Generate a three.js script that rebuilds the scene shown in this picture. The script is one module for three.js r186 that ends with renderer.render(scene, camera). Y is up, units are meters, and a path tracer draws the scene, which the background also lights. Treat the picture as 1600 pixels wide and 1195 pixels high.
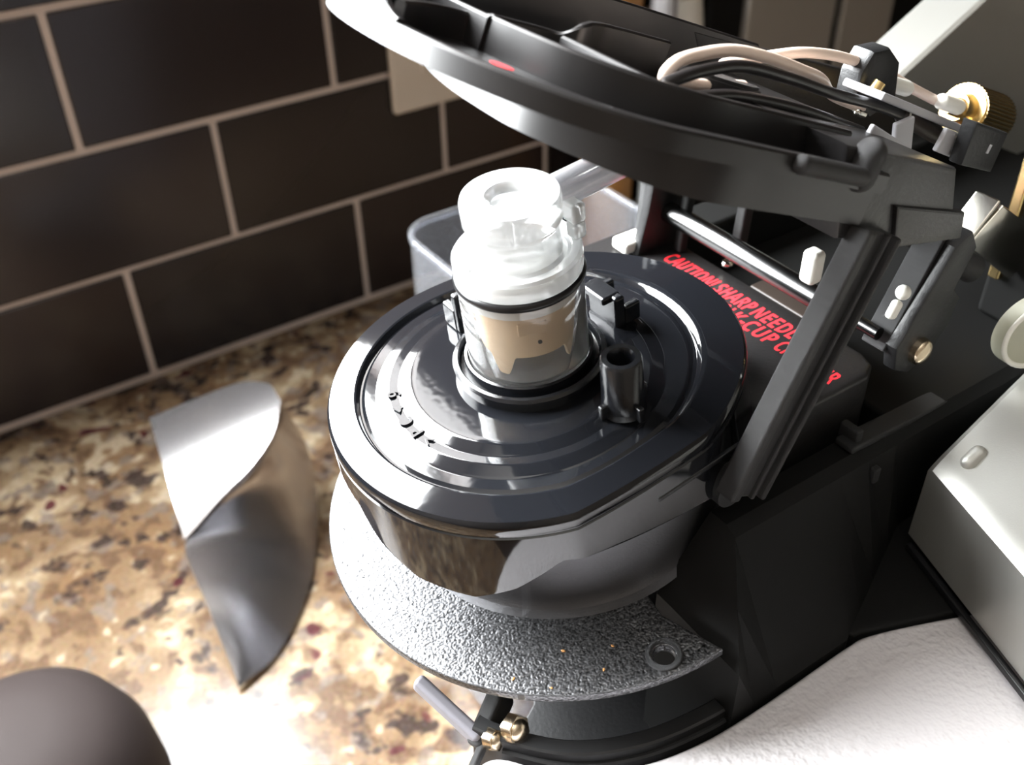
import * as THREE from 'three';
import { RoundedBoxGeometry } from 'three/addons/geometries/RoundedBoxGeometry.js';
import { TextGeometry } from 'three/addons/geometries/TextGeometry.js';
import { FontLoader } from 'three/addons/loaders/FontLoader.js';
import { ImprovedNoise } from 'three/addons/math/ImprovedNoise.js';
import { RectAreaLightUniformsLib } from 'three/addons/lights/RectAreaLightUniformsLib.js';
import { mergeGeometries, toCreasedNormals as creased } from 'three/addons/utils/BufferGeometryUtils.js';

// ------------------------------------------------------------------ camera, light, exposure
// World: x runs along the tiled wall, y is up (counter top at 0), z comes out of the wall (tile faces at 0).
const scene = new THREE.Scene();
const renderer = new THREE.WebGLRenderer({ antialias: true });
renderer.toneMapping = THREE.LinearToneMapping;
renderer.toneMappingExposure = 1.0;
renderer.shadowMap.enabled = true;

const camera = new THREE.PerspectiveCamera(40.95, 1600 / 1195, 0.01, 50);
camera.position.set(-0.10236, 0.39628, 0.56924);
camera.up.set(0.35374, 0.79267, -0.49654);
camera.lookAt(-0.10236 + 0.439505, 0.39628 - 0.609467, 0.56924 - 0.659837);
camera.focus = 0.2;
camera.userData.fStop = 20;
scene.add(camera);

// overcast bright sky outside, seen through the kitchen window in the tiled wall
scene.background = new THREE.Color(20, 21, 22);
RectAreaLightUniformsLib.init();
const WIN = { x0: -0.72, x1: 0.022, y0: 0.34, y1: 1.04 };
const daylight = new THREE.RectAreaLight(new THREE.Color(0.96, 0.99, 1.0), 60, WIN.x1 - WIN.x0 - 0.01, WIN.y1 - WIN.y0 - 0.01);
daylight.position.set((WIN.x0 + WIN.x1) / 2, (WIN.y0 + WIN.y1) / 2, 0.004);
daylight.lookAt(daylight.position.x, daylight.position.y, 1);
scene.add(daylight);

// ------------------------------------------------------------------ helpers
const toCreasedNormals = (g, a) => creased(g.scale(2000, 2000, 2000), a).scale(1 / 2000, 1 / 2000, 1 / 2000); // its tolerance suits larger units
const V = (x, y, z) => new THREE.Vector3(x, y, z);
const noise = new ImprovedNoise();
const taken = {};
function numbered(n) { taken[n] = (taken[n] ?? -1) + 1; return taken[n] ? `${n}_${String(taken[n]).padStart(3, '0')}` : n; }
function shade(o) { o.castShadow = o.receiveShadow = true; return o; }
function part(name, geo, mat, parent) { const m = shade(new THREE.Mesh(geo, mat)); m.name = name; parent.add(m); return m; }
function thing(name, label, category, group) {
  const g = new THREE.Group(); g.name = numbered(name); g.userData = { label, category }; if (group) g.userData.group = group; scene.add(g); return g;
}
function structure(name, geo, mat, label, category = 'room') {
  const m = shade(new THREE.Mesh(geo, mat)); m.name = name; m.userData = { kind: 'structure', label, category }; scene.add(m); return m;
}
function clean(g) { for (const k of Object.keys(g.attributes)) if (!['position', 'normal', 'uv'].includes(k)) g.deleteAttribute(k); return g.index ? g.toNonIndexed() : g; }
const merge = (list) => mergeGeometries(list.map(clean));
function box(x0, x1, y0, y1, z0, z1, r = 0.0008, seg = 2) {
  const w = x1 - x0, h = y1 - y0, d = z1 - z0, rr = Math.min(r, w / 2.01, h / 2.01, d / 2.01);
  const g = rr > 0 ? new RoundedBoxGeometry(w, h, d, seg, rr) : new THREE.BoxGeometry(w, h, d);
  return g.translate((x0 + x1) / 2, (y0 + y1) / 2, (z0 + z1) / 2);
}
// a box of given size turned so that its x axis follows a to b
function bar(a, b, h, d, r = 0.0006) {
  const A = V(...a), B = V(...b), L = A.distanceTo(B), X = B.clone().sub(A).normalize();
  const Z0 = Math.abs(X.z) > 0.9 ? V(1, 0, 0) : V(0, 0, 1), Y = Z0.clone().cross(X).normalize(), Z = X.clone().cross(Y);
  const g = new RoundedBoxGeometry(L, h, d, 2, Math.min(r, h / 2.01, d / 2.01));
  return g.applyMatrix4(new THREE.Matrix4().makeBasis(X, Y, Z).setPosition(A.clone().add(B).multiplyScalar(0.5)));
}
function rod(a, b, r, r2 = r, seg = 32, open = false) {
  const A = V(...a), B = V(...b), g = new THREE.CylinderGeometry(r2, r, A.distanceTo(B), seg, 1, open);
  g.applyQuaternion(new THREE.Quaternion().setFromUnitVectors(V(0, 1, 0), B.clone().sub(A).normalize()));
  return g.translate((A.x + B.x) / 2, (A.y + B.y) / 2, (A.z + B.z) / 2);
}
function tube(pts, r, seg = 90, rad = 14) { return new THREE.TubeGeometry(new THREE.CatmullRomCurve3(pts.map((p) => V(...p)), false, 'centripetal'), seg, r, rad, false); }
function capped(pts, r, seg = 90) {
  const a = pts[0], b = pts[pts.length - 1];
  return merge([tube(pts, r, seg), new THREE.SphereGeometry(r, 12, 8).translate(...a), new THREE.SphereGeometry(r, 12, 8).translate(...b)]);
}
function lathe(pts, seg = 96) { return toCreasedNormals(new THREE.LatheGeometry(pts.map(([r, y]) => new THREE.Vector2(Math.max(r, 0.00002), y)), seg), 0.6); }
// outline in x and z, raised along y
function slab(pts, y0, y1, bevel = 0, holes = [], curve = 12) {
  const s = new THREE.Shape(pts.map(([x, z]) => new THREE.Vector2(x, -z)));
  for (const h of holes) s.holes.push(new THREE.Path(h.map(([x, z]) => new THREE.Vector2(x, -z))));
  const g = new THREE.ExtrudeGeometry(s, { depth: y1 - y0 - 2 * bevel, bevelEnabled: bevel > 0, bevelThickness: bevel, bevelSize: bevel, bevelOffset: -bevel, bevelSegments: 3, curveSegments: curve });
  g.rotateX(-Math.PI / 2).translate(0, y0 + bevel, 0);
  return toCreasedNormals(g, 0.55);
}
// outline in x and y, thick along z
function plate(pts, z0, z1, bevel = 0.0004, holes = []) {
  const s = new THREE.Shape(pts.map(([x, y]) => new THREE.Vector2(x, y)));
  for (const h of holes) s.holes.push(new THREE.Path(h.map(([x, y]) => new THREE.Vector2(x, y))));
  const g = new THREE.ExtrudeGeometry(s, { depth: z1 - z0 - 2 * bevel, bevelEnabled: bevel > 0, bevelThickness: bevel, bevelSize: bevel, bevelOffset: -bevel, bevelSegments: 2, curveSegments: 12 });
  return toCreasedNormals(g.translate(0, 0, z0 + bevel), 0.55);
}
function smooth2(pts, n = 60, closed = false) {
  const c = new THREE.CatmullRomCurve3(pts.map(([x, z]) => V(x, 0, z)), closed, 'centripetal');
  return c.getPoints(n).map((p) => [p.x, p.z]);
}
// a wall of even thickness that follows a path in x and z; its top may vary along the path
function wall(path, t, y0, y1) {
  const n = path.length, pos = [], idx = [], top = typeof y1 === 'function' ? y1 : () => y1, bot = typeof y0 === 'function' ? y0 : () => y0;
  for (let i = 0; i < n; i++) {
    const a = path[Math.max(0, i - 1)], b = path[Math.min(n - 1, i + 1)], dx = b[0] - a[0], dz = b[1] - a[1], l = Math.hypot(dx, dz) || 1;
    const ox = (-dz / l) * t / 2, oz = (dx / l) * t / 2, [x, z] = path[i], u = i / (n - 1), e = Math.min(t * 0.25, 0.0004);
    const yt = top(u), yb = bot(u), k = 1 - e / (t / 2);
    // ring of six: two bottom, two sides under the bevel, two top
    pos.push(x + ox, yb, z + oz, x + ox, yt - e, z + oz, x + ox * k, yt, z + oz * k, x - ox * k, yt, z - oz * k, x - ox, yt - e, z - oz, x - ox, yb, z - oz);
  }
  for (let i = 0; i < n - 1; i++) for (let k = 0; k < 6; k++) { const a = i * 6 + k, b = i * 6 + (k + 1) % 6, c = a + 6, d = b + 6; idx.push(a, c, b, b, c, d); }
  const cap = (o, f) => { for (let k = 1; k < 5; k++) f ? idx.push(o, o + k, o + k + 1) : idx.push(o, o + k + 1, o + k); };
  cap(0, true); cap((n - 1) * 6, false);
  const g = new THREE.BufferGeometry(); g.setAttribute('position', new THREE.Float32BufferAttribute(pos, 3)); g.setIndex(idx);
  const c = toCreasedNormals(g, 0.6);
  c.setAttribute('uv', new THREE.Float32BufferAttribute(new Float32Array(c.attributes.position.count * 2), 2));
  return fixWinding(c);
}
function fixWinding(g) { // closed meshes only: flip when the signed volume is negative
  const p = g.attributes.position, a = V(0, 0, 0), b = V(0, 0, 0), c = V(0, 0, 0); let vol = 0;
  for (let i = 0; i < p.count; i += 3) { a.fromBufferAttribute(p, i); b.fromBufferAttribute(p, i + 1); c.fromBufferAttribute(p, i + 2); vol += a.dot(b.clone().cross(c)); }
  if (vol < 0) {
    for (const k of ['position', 'normal', 'uv']) { const t = g.attributes[k]; if (!t) continue; const s = t.itemSize; for (let i = 0; i < t.count; i += 3) for (let j = 0; j < s; j++) { const q = t.array[(i + 1) * s + j]; t.array[(i + 1) * s + j] = t.array[(i + 2) * s + j]; t.array[(i + 2) * s + j] = q; } }
    const nn = g.attributes.normal; for (let i = 0; i < nn.array.length; i++) nn.array[i] *= -1;
  }
  return g;
}
function planarUV(g, k = 1) { // uv in metres from the dominant axis of each face
  g = clean(g); const p = g.attributes.position, n = g.attributes.normal, uv = new Float32Array(p.count * 2);
  for (let i = 0; i < p.count; i++) {
    const ax = Math.abs(n.getX(i)), ay = Math.abs(n.getY(i)), az = Math.abs(n.getZ(i));
    const [u, v] = ay >= ax && ay >= az ? [p.getX(i), p.getZ(i)] : ax >= az ? [p.getZ(i), p.getY(i)] : [p.getX(i), p.getY(i)];
    uv[2 * i] = u * k; uv[2 * i + 1] = v * k;
  }
  g.setAttribute('uv', new THREE.BufferAttribute(uv, 2)); return g;
}
function rng(seed) { let s = seed >>> 0; return () => ((s = (Math.imul(s, 1664525) + 1013904223) >>> 0) / 4294967296); }
function tex(w, h, f, srgb = false) {
  const d = new Uint8Array(w * h * 4);
  for (let j = 0; j < h; j++) for (let i = 0; i < w; i++) { const c = f(i / w, j / h, i, j), o = (j * w + i) * 4; for (let k = 0; k < 3; k++) d[o + k] = Math.max(0, Math.min(255, (Array.isArray(c) ? c[k] : c) * 255)); d[o + 3] = 255; }
  const t = new THREE.DataTexture(d, w, h); t.wrapS = t.wrapT = THREE.RepeatWrapping; t.magFilter = THREE.LinearFilter; t.minFilter = THREE.LinearMipmapLinearFilter; t.generateMipmaps = true;
  if (srgb) t.colorSpace = THREE.SRGBColorSpace; t.needsUpdate = true; return t;
}
function scaled(t, k) { const c = t.clone(); c.repeat.set(k, k); c.needsUpdate = true; return c; }
const mat = (o) => new THREE.MeshPhysicalMaterial(o);
const rgb = (r, g, b) => new THREE.Color().setRGB(r, g, b);

// ------------------------------------------------------------------ materials
const rnd = rng(7);
const grain = tex(256, 256, () => rnd());                                   // fine white noise
const wrap = (n, x, y, f, z) => { // noise that repeats over 0..1
  const a = n.noise(x * f, y * f, z), b = n.noise((x - 1) * f, y * f, z), c = n.noise(x * f, (y - 1) * f, z), d = n.noise((x - 1) * f, (y - 1) * f, z);
  return (a * (1 - x) + b * x) * (1 - y) + (c * (1 - x) + d * x) * y;
};
const cast = tex(256, 256, (x, y) => 0.5 + 0.5 * wrap(noise, x, y, 40, 3.1) + 0.35 * (rnd() - 0.5)); // pebbly casting
const speck = tex(256, 256, (x, y) => 0.5 + 0.45 * wrap(noise, x, y, 90, 13.3) + 0.75 * (rnd() - 0.5)); // grainy cast metal
const leather = tex(256, 256, (x, y) => 0.5 + 0.55 * wrap(noise, x, y, 34, 5.7) + 0.3 * wrap(noise, x, y, 70, 9.2));
const scuff = tex(512, 512, (x, y) => 0.5 + 0.5 * wrap(noise, x, y, 8, 2.2) + 0.35 * wrap(noise, x, y, 60, 8.8));
const sh = (x, a, b) => { const t = Math.max(0, Math.min(1, (x - a) / (b - a))); return t * t * (3 - 2 * t); };
const granite = tex(1024, 1024, (x, y) => {
  const wx = x + 0.03 * wrap(noise, x, y, 9, 1.5), wy = y + 0.03 * wrap(noise, x, y, 9, 4.5);
  const fx = ((wx % 1) + 1) % 1, fy = ((wy % 1) + 1) % 1;
  const big = wrap(noise, fx, fy, 11, 0.3) + 0.5 * wrap(noise, fx, fy, 23, 0.9);
  const mid = wrap(noise, fx, fy, 46, 7.3) + 0.6 * wrap(noise, fx, fy, 95, 2.6);
  const fine = wrap(noise, x, y, 200, 6.1);
  let c = [0.56, 0.455, 0.345];
  const mix = (d, k) => { c = c.map((v, i) => v + (d[i] - v) * k); };
  const n1 = wrap(noise, fx, fy, 30, 7.3) + 0.6 * wrap(noise, fx, fy, 62, 2.6) + 0.35 * wrap(noise, fx, fy, 130, 3.9);
  const n2 = wrap(noise, fx, fy, 40, 12.4) + 0.6 * wrap(noise, fx, fy, 88, 22.6);
  mix([0.80, 0.71, 0.58], 0.85 * sh(big, -0.1, 0.4));
  mix([0.55, 0.425, 0.30], 0.7 * sh(-big, 0.05, 0.45));
  mix([0.42, 0.32, 0.24], 0.8 * sh(n2, 0.0, 0.28));
  mix([0.52, 0.47, 0.44], 0.7 * sh(mid, 0.12, 0.36));
  mix([0.84, 0.77, 0.66], 0.75 * sh(-n2, 0.22, 0.45));
  mix([0.24, 0.19, 0.17], 0.88 * sh(n1, 0.20, 0.42));
  mix([0.30, 0.11, 0.13], 0.8 * sh(wrap(noise, fx, fy, 38, 15.4), 0.42, 0.5));
  return c.map((v) => 0.72 * v + 0.08 * fine + 0.05 * (rnd() - 0.5));
}, true);

const M = {
  granite: mat({ map: granite, roughness: 0.2, specularIntensity: 1 }),
  grout: mat({ color: rgb(0.62, 0.51, 0.44), roughness: 0.95, bumpMap: scaled(grain, 20), bumpScale: 0.0002 }),
  tiles: [[0.021, 0.0155, 0.0145], [0.024, 0.017, 0.0155], [0.018, 0.0135, 0.013], [0.022, 0.0165, 0.0165]].map((c) => mat({ color: rgb(...c), roughness: 0.22 })),
  glossBlack: mat({ color: rgb(0.006, 0.0065, 0.008), roughness: 0.07, roughnessMap: null, bumpMap: scaled(scuff, 12), bumpScale: 0.000015, ior: 1.55 }),
  satinBlack: mat({ color: rgb(0.013, 0.012, 0.0122), roughness: 0.36, bumpMap: scaled(cast, 26), bumpScale: 0.00006 }),
  matteBlack: mat({ color: rgb(0.007, 0.007, 0.0075), roughness: 0.48, bumpMap: scaled(cast, 26), bumpScale: 0.00006 }),
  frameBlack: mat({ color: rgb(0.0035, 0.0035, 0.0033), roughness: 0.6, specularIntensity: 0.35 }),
  holder: mat({ color: rgb(0.21, 0.21, 0.218), map: scaled(speck, 16), metalness: 0.9, roughness: 0.4, bumpMap: scaled(speck, 16), bumpScale: 0.00018 }),
  holderSmooth: mat({ color: rgb(0.13, 0.13, 0.137), metalness: 0.85, roughness: 0.45, bumpMap: scaled(cast, 45), bumpScale: 0.00006 }),
  deck: mat({ color: rgb(0.60, 0.575, 0.585), roughness: 0.55, bumpMap: scaled(leather, 22), bumpScale: 0.0003 }),
  silver: mat({ color: rgb(0.52, 0.515, 0.48), metalness: 0.75, roughness: 0.38, bumpMap: scaled(grain, 30), bumpScale: 0.00001 }),
  shell: mat({ color: rgb(0.50, 0.48, 0.485), metalness: 0.95, roughness: 0.22 }),
  steel: mat({ color: rgb(0.46, 0.43, 0.39), metalness: 0.6, roughness: 0.45 }),
  chrome: mat({ color: rgb(0.72, 0.69, 0.62), metalness: 1, roughness: 0.16 }),
  shaft: mat({ color: rgb(0.10, 0.10, 0.10), metalness: 1, roughness: 0.25 }),
  bolt: mat({ color: rgb(0.72, 0.60, 0.44), metalness: 1, roughness: 0.22 }),
  brass: mat({ color: rgb(0.74, 0.55, 0.26), metalness: 1, roughness: 0.25 }),
  nylon: mat({ color: rgb(0.86, 0.85, 0.78), roughness: 0.4 }),
  wireWhite: mat({ color: rgb(0.82, 0.66, 0.56), roughness: 0.38 }),
  wireBlack: mat({ color: rgb(0.02, 0.018, 0.018), roughness: 0.28 }),
  sleeve: mat({ color: rgb(0.045, 0.034, 0.028), roughness: 0.42 }),
  zinc: mat({ color: rgb(0.55, 0.55, 0.58), metalness: 0.5, roughness: 0.5, bumpMap: scaled(grain, 8), bumpScale: 0.00003 }),
  stay: mat({ color: rgb(0.17, 0.165, 0.185), roughness: 0.5 }),
  rubber: mat({ color: rgb(0.008, 0.008, 0.009), roughness: 0.3 }),
  cup: mat({ color: rgb(0.98, 0.985, 0.985), roughness: 0.03, transmission: 0.95, thickness: 0.001, ior: 1.4 }),
  clear: mat({ color: rgb(0.97, 0.98, 0.98), roughness: 0.06, transmission: 0.68, thickness: 0.002, ior: 1.42 }),
  tubing: mat({ color: rgb(0.93, 0.93, 0.95), roughness: 0.12, transmission: 0.75, thickness: 0.001, ior: 1.4 }),
  smoked: mat({ color: rgb(0.86, 0.87, 0.90), roughness: 0.06, transmission: 0.96, specularIntensity: 0.3, thickness: 0.0, ior: 1.45, side: THREE.DoubleSide }),
  insert: mat({ color: rgb(0.76, 0.56, 0.36), roughness: 0.45 }),
  white: mat({ color: rgb(0.88, 0.87, 0.84), roughness: 0.4 }),
  red: mat({ color: rgb(0.72, 0.02, 0.03), roughness: 0.5 }),
  outlet: mat({ color: rgb(0.66, 0.57, 0.47), roughness: 0.35 }),
  paint: mat({ color: rgb(0.26, 0.22, 0.18), roughness: 0.9 }),
  ceiling: mat({ color: rgb(0.60, 0.57, 0.53), roughness: 0.95 }),
  floor: mat({ color: rgb(0.20, 0.13, 0.08), roughness: 0.45 }),
  cabinet: mat({ color: rgb(0.07, 0.035, 0.02), roughness: 0.45 }),
  frame: mat({ color: rgb(0.86, 0.86, 0.84), roughness: 0.45 }),
  pane: mat({ color: rgb(1, 1, 1), roughness: 0.0, transmission: 1, thickness: 0, ior: 1.5 }),
  darkCup: mat({ color: rgb(0.024, 0.018, 0.017), roughness: 0.7, specularIntensity: 0.3 }),
  wood: mat({ color: rgb(0.36, 0.17, 0.05), roughness: 0.5 }),
  cream: mat({ color: rgb(0.75, 0.70, 0.63), roughness: 0.35 }),
  greyGlass: mat({ color: rgb(0.35, 0.38, 0.37), roughness: 0.25 }),
};

// ------------------------------------------------------------------ the room
const P = 0.1554, H = 0.0779, OFF = [0, 0.07024, -0.00548, 0.065], G = 0.0042;
{ // back wall with the window opening; its face shows as grout between the tiles
  const x0 = -1.9, x1 = 2.3, y0 = -0.9, y1 = 1.65;
  const s = [[x0, y0], [x1, y0], [x1, y1], [x0, y1]], hole = [[WIN.x0, WIN.y0], [WIN.x0, WIN.y1], [WIN.x1, WIN.y1], [WIN.x1, WIN.y0]];
  const w = structure('wall_back', planarUV(plate(s, -0.13, -0.0018, 0, [hole])), M.grout, 'tiled kitchen wall with pale grout and a window opening', 'wall');
  const r2 = rng(11);
  const full = new RoundedBoxGeometry(P - G, H - G, 0.007, 2, 0.0011);
  for (let row = 0; row < 4; row++) for (let k = -6; k < 9; k++) {
    const m = part('tile', full, M.tiles[Math.floor(r2() * 4)], w);
    m.position.set(OFF[row] + (k - 0.5) * P, row * H + H / 2 + (row === 0 ? 0.0006 : 0), -0.0033 + 0.0004 * (r2() - 0.5));
  }
  const win = structure('window_1', merge([
    box(WIN.x0, WIN.x1, WIN.y0, WIN.y0 + 0.045, -0.09, -0.04, 0.003), box(WIN.x0, WIN.x1, WIN.y1 - 0.045, WIN.y1, -0.09, -0.04, 0.003),
    box(WIN.x0, WIN.x0 + 0.045, WIN.y0, WIN.y1, -0.09, -0.04, 0.003), box(WIN.x1 - 0.045, WIN.x1, WIN.y0, WIN.y1, -0.09, -0.04, 0.003),
    box((WIN.x0 + WIN.x1) / 2 - 0.03, (WIN.x0 + WIN.x1) / 2 + 0.03, WIN.y0, WIN.y1, -0.09, -0.04, 0.003)]), M.frame, 'white framed kitchen window in the tiled wall', 'window');
  const mid = (WIN.x0 + WIN.x1) / 2;
  part('pane', new THREE.PlaneGeometry(mid - 0.03 - WIN.x0 - 0.045, WIN.y1 - WIN.y0 - 0.09).translate((mid - 0.03 + WIN.x0 + 0.045) / 2, (WIN.y0 + WIN.y1) / 2, -0.065), M.pane, win);
  part('pane', new THREE.PlaneGeometry(WIN.x1 - 0.045 - mid - 0.03, WIN.y1 - WIN.y0 - 0.09).translate((WIN.x1 - 0.045 + mid + 0.03) / 2, (WIN.y0 + WIN.y1) / 2, -0.065), M.pane, win);
  structure('trim_1', box(WIN.x0 - 0.03, WIN.x1 + 0.03, WIN.y0 - 0.022, WIN.y0, -0.03, 0.012, 0.003), M.frame, 'white sill under the kitchen window', 'sill');
}
structure('countertop', planarUV(box(-1.9, 2.3, -0.035, 0, -0.0018, 0.66, 0.006), 1 / 0.45), M.granite, 'speckled tan and black granite worktop along the wall', 'worktop');
structure('base_cabinet', box(-1.9, 2.3, -0.9, -0.035, -0.0018, 0.62, 0), M.cabinet, 'brown wooden base cabinet under the granite', 'cabinet');
structure('added_wall_cabinet', merge([box(0.034, 2.3, 0.46, 1.65, -0.0018, 0.32, 0.002), box(0.039, 0.47, 0.465, 1.64, 0.32, 0.34, 0.003), box(0.475, 0.87, 0.465, 1.64, 0.32, 0.34, 0.003), box(0.875, 1.27, 0.465, 1.64, 0.32, 0.34, 0.003)]), M.cabinet, 'added unseen brown cabinet beside the kitchen window that cuts room light', 'cabinet');  // added out of view to cut ceiling bounce and darken reflections
structure('floor', box(-1.9, 2.3, -0.98, -0.9, -0.13, 2.9, 0), M.floor, 'brown kitchen floor', 'floor');
structure('ceiling', box(-1.98, 2.38, 1.65, 1.75, -0.13, 2.98, 0), M.ceiling, 'white kitchen ceiling', 'ceiling');
structure('wall_left', box(-1.98, -1.9, -0.98, 1.65, -0.13, 2.98, 0), M.paint, 'cream painted side wall at the window end', 'wall');
structure('wall_right', box(2.3, 2.38, -0.98, 1.65, -0.13, 2.98, 0), M.paint, 'cream painted side wall behind the machine', 'wall');
structure('wall_front', box(-1.9, 2.3, -0.9, 1.65, 2.9, 2.98, 0), M.paint, 'cream painted wall opposite the window', 'wall');

{ // outlet cover on the tiles
  const t = thing('outlet_plate', 'cream plastic outlet cover on the dark tiles', 'outlet');
  part('cover_plate', box(0.1865, 0.262, 0.131, 0.246, 0.0003, 0.0065, 0.0025, 3), M.outlet, t);
  const s = part('socket_insert', box(0.2075, 0.241, 0.155, 0.222, 0.006, 0.0085, 0.002), M.outlet, t);
  for (const y of [0.172, 0.206]) { part('slot', box(0.2165, 0.2185, y - 0.004, y + 0.004, 0.0083, 0.0088, 0), M.rubber, s); part('slot', box(0.2300, 0.2320, y - 0.004, y + 0.004, 0.0083, 0.0088, 0), M.rubber, s); }
}

// ------------------------------------------------------------------ coffee maker
const maker = thing('coffee_maker', 'opened black and silver pod coffee maker with bared workings and raised lid', 'coffee maker');
const font = await new FontLoader().loadAsync('fonts/droid/droid_sans_bold.typeface.json');

// frame of the tilted pod holder: u backwards, h along its axis, w towards the room
const TILT = THREE.MathUtils.degToRad(6.5);
const holderFrame = new THREE.Matrix4().makeRotationZ(TILT).setPosition(-0.0106, 0.27263, 0.43389);
const inHolder = (m) => { m.applyMatrix4(holderFrame); return m; };
const CX = 0.003, CW = 0.0003;                                                // valve axis in that frame

{ // glossy cover: stepped top, rounded rim, oblique skirt
  const N = 220, rimR = 0.0391;
  const outline = (phi) => { // rounded at the front, longer towards the back, flattened on the near side
    const c = Math.cos(phi), s = Math.sin(phi), R = 0.0391;
    let u, w;
    if (c <= 0) { u = R * c; w = R * s; } else { const k = 0.0098, n = 2.06; const q = Math.pow(Math.pow(c, n) + Math.pow(Math.abs(s), n), -1 / n); u = (R + k) * c * q; w = R * s * q; }
    if (w > 0.0368) w = 0.0368 + (w - 0.0368) * 0.25;
    return [u, w];
  };
  const tab = [[0, 0.012], [40, 0.017], [62, 0.0178], [90, 0.014], [115, 0.0108], [128, 0.0165], [139, 0.0192], [156, 0.0182], [169, 0.0142], [178, 0.009], [200, 0.0065], [270, 0.008], [360, 0.012]];
  const depth = (deg) => { for (let i = 0; i < tab.length - 1; i++) if (deg <= tab[i + 1][0]) { const [a, x] = tab[i], [b, y] = tab[i + 1], t = (deg - a) / (b - a); return x + (y - x) * t; } return 0.012; };
  // ring profile: [scale of the outline or radius, height]; scaled rings blend from circle to outline
  const prof = [];
  const add = (r, h, k) => prof.push([r, h, k]);                               // k: 0 circle about the valve side, 1 full outline
  // flats and cones get a ring close to each edge so that they shade as flats and cones
  const cone = (r0, h0, r1, h1, k0, k1) => { for (const t of [0, 0.06, 0.5, 0.94, 1]) add(r0 + (r1 - r0) * t, h0 + (h1 - h0) * t, k0 + (k1 - k0) * t); };
  cone(0.0000, 0.0020, 0.0216, 0.0020, 0, 0);
  cone(0.0219, 0.00192, 0.0239, 0.00125, 0, 0); cone(0.0242, 0.0011, 0.0260, 0.0011, 0, 0.03);
  cone(0.0263, 0.00100, 0.0285, 0.00024, 0.04, 0.07); cone(0.0288, 0.00005, 0.0311, -0.0001, 0.1, 0.5);
  add(0.0315, -0.0004, 0.54); add(0.0318, -0.0006, 0.56); add(0.0322, -0.0006, 0.6); add(0.0325, 0.0000, 0.62); add(0.0328, 0.0005, 0.66);
  cone(0.0332, 0.00065, 0.0384, -0.00045, 0.7, 1); add(0.0387, -0.0008, 1); add(0.0390, -0.0014, 1); add(0.03905, -0.0022, 1); add(0.03905, -0.0030, 1);
  add(0.03895, -0.0036, 1); add(0.0386, -0.0037, 1); add(0.0386, -0.0044, 1); add(0.0389, -0.0046, 1);
  const pos = [], idx = [], rings = prof.length + 3;
  for (let i = 0; i < rings; i++) for (let j = 0; j < N; j++) {
    const phi = (j / N) * Math.PI * 2, [ou, ow] = outline(phi), deg = (j / N) * 360;
    let r, h, k;
    if (i < prof.length) [r, h, k] = prof[i]; else { const f = i - prof.length; k = 1; r = (f === 2 ? 0.0368 : 0.0389) + 0.12 * (depth(deg) - 0.0046); h = -depth(deg) + (f === 2 ? 0.0 : f === 0 ? 0.0006 : 0); }
    const cu = r * Math.cos(phi), cw = r * Math.sin(phi), su = (r / rimR) * ou, sw = (r / rimR) * ow;
    pos.push(cu + (su - cu) * k, h, cw + (sw - cw) * k);
  }
  for (let i = 0; i < rings - 1; i++) for (let j = 0; j < N; j++) { const a = i * N + j, b = i * N + (j + 1) % N, c = a + N, d = b + N; idx.push(a, b, c, b, d, c); }
  const g = new THREE.BufferGeometry(); g.setAttribute('position', new THREE.Float32BufferAttribute(pos, 3)); g.setIndex(idx);
  g.setAttribute('uv', new THREE.Float32BufferAttribute(pos.flatMap((v, i) => (i % 3 === 0 ? [pos[i], pos[i + 2]] : [])), 2));
  const cg = toCreasedNormals(g, 0.5);
  // make the faces point outward: the top must look up
  { const n = cg.attributes.normal; let up = 0; for (let i = 0; i < 900; i++) up += n.getY(i); if (up < 0) { const p = cg.attributes.position, uvA = cg.attributes.uv; for (let i = 0; i < p.count; i += 3) for (const [at, s] of [[p, 3], [uvA, 2]]) for (let q = 0; q < s; q++) { const t = at.array[(i + 1) * s + q]; at.array[(i + 1) * s + q] = at.array[(i + 2) * s + q]; at.array[(i + 2) * s + q] = t; } for (let i = 0; i < n.array.length; i++) n.array[i] *= -1; } }
  const cover = inHolder(part('pod_cover', cg, M.glossBlack, maker));
  cover.userData.label = 'glossy black stepped cover over the pod holder';
  // ring that seats the valve
  part('valve_seat', lathe([[0.0150, 0.002], [0.0154, 0.0044], [0.0150, 0.0050], [0.0143, 0.0051], [0.0139, 0.0046], [0.0137, 0.0036], [0.0131, 0.0035], [0.0128, 0.0058], [0.0123, 0.0060], [0.0120, 0.0056], [0.0119, 0.0028]]).translate(CX, 0, CW), M.glossBlack, cover);
  // hollow screw post with fins
  const pu = 0.0086, pw = 0.0226;
  part('screw_post', merge([lathe([[0.0044, 0.0016], [0.0041, 0.0028], [0.0039, 0.0135], [0.0036, 0.0140], [0.0026, 0.0140], [0.0022, 0.0132], [0.0021, 0.006], [0.0001, 0.006]], 48).translate(pu, 0, pw),
    box(pu - 0.0055, pu + 0.0055, 0.0016, 0.0048, pw - 0.0006, pw + 0.0006, 0.0003), box(pu - 0.0006, pu + 0.0006, 0.0016, 0.0048, pw - 0.0052, pw + 0.0056, 0.0003)]), M.glossBlack, cover);
  // snap clips beside the valve
  part('clip', merge([box(0.0225, 0.0250, 0.001, 0.0088, -0.0060, 0.0035, 0.0007), box(0.0205, 0.0250, 0.0072, 0.0090, -0.0055, 0.0020, 0.0006), box(0.0250, 0.0285, 0.001, 0.0070, -0.0060, -0.0042, 0.0006), box(0.0250, 0.0290, 0.001, 0.0056, 0.0016, 0.0034, 0.0006)]), M.glossBlack, cover);
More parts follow.
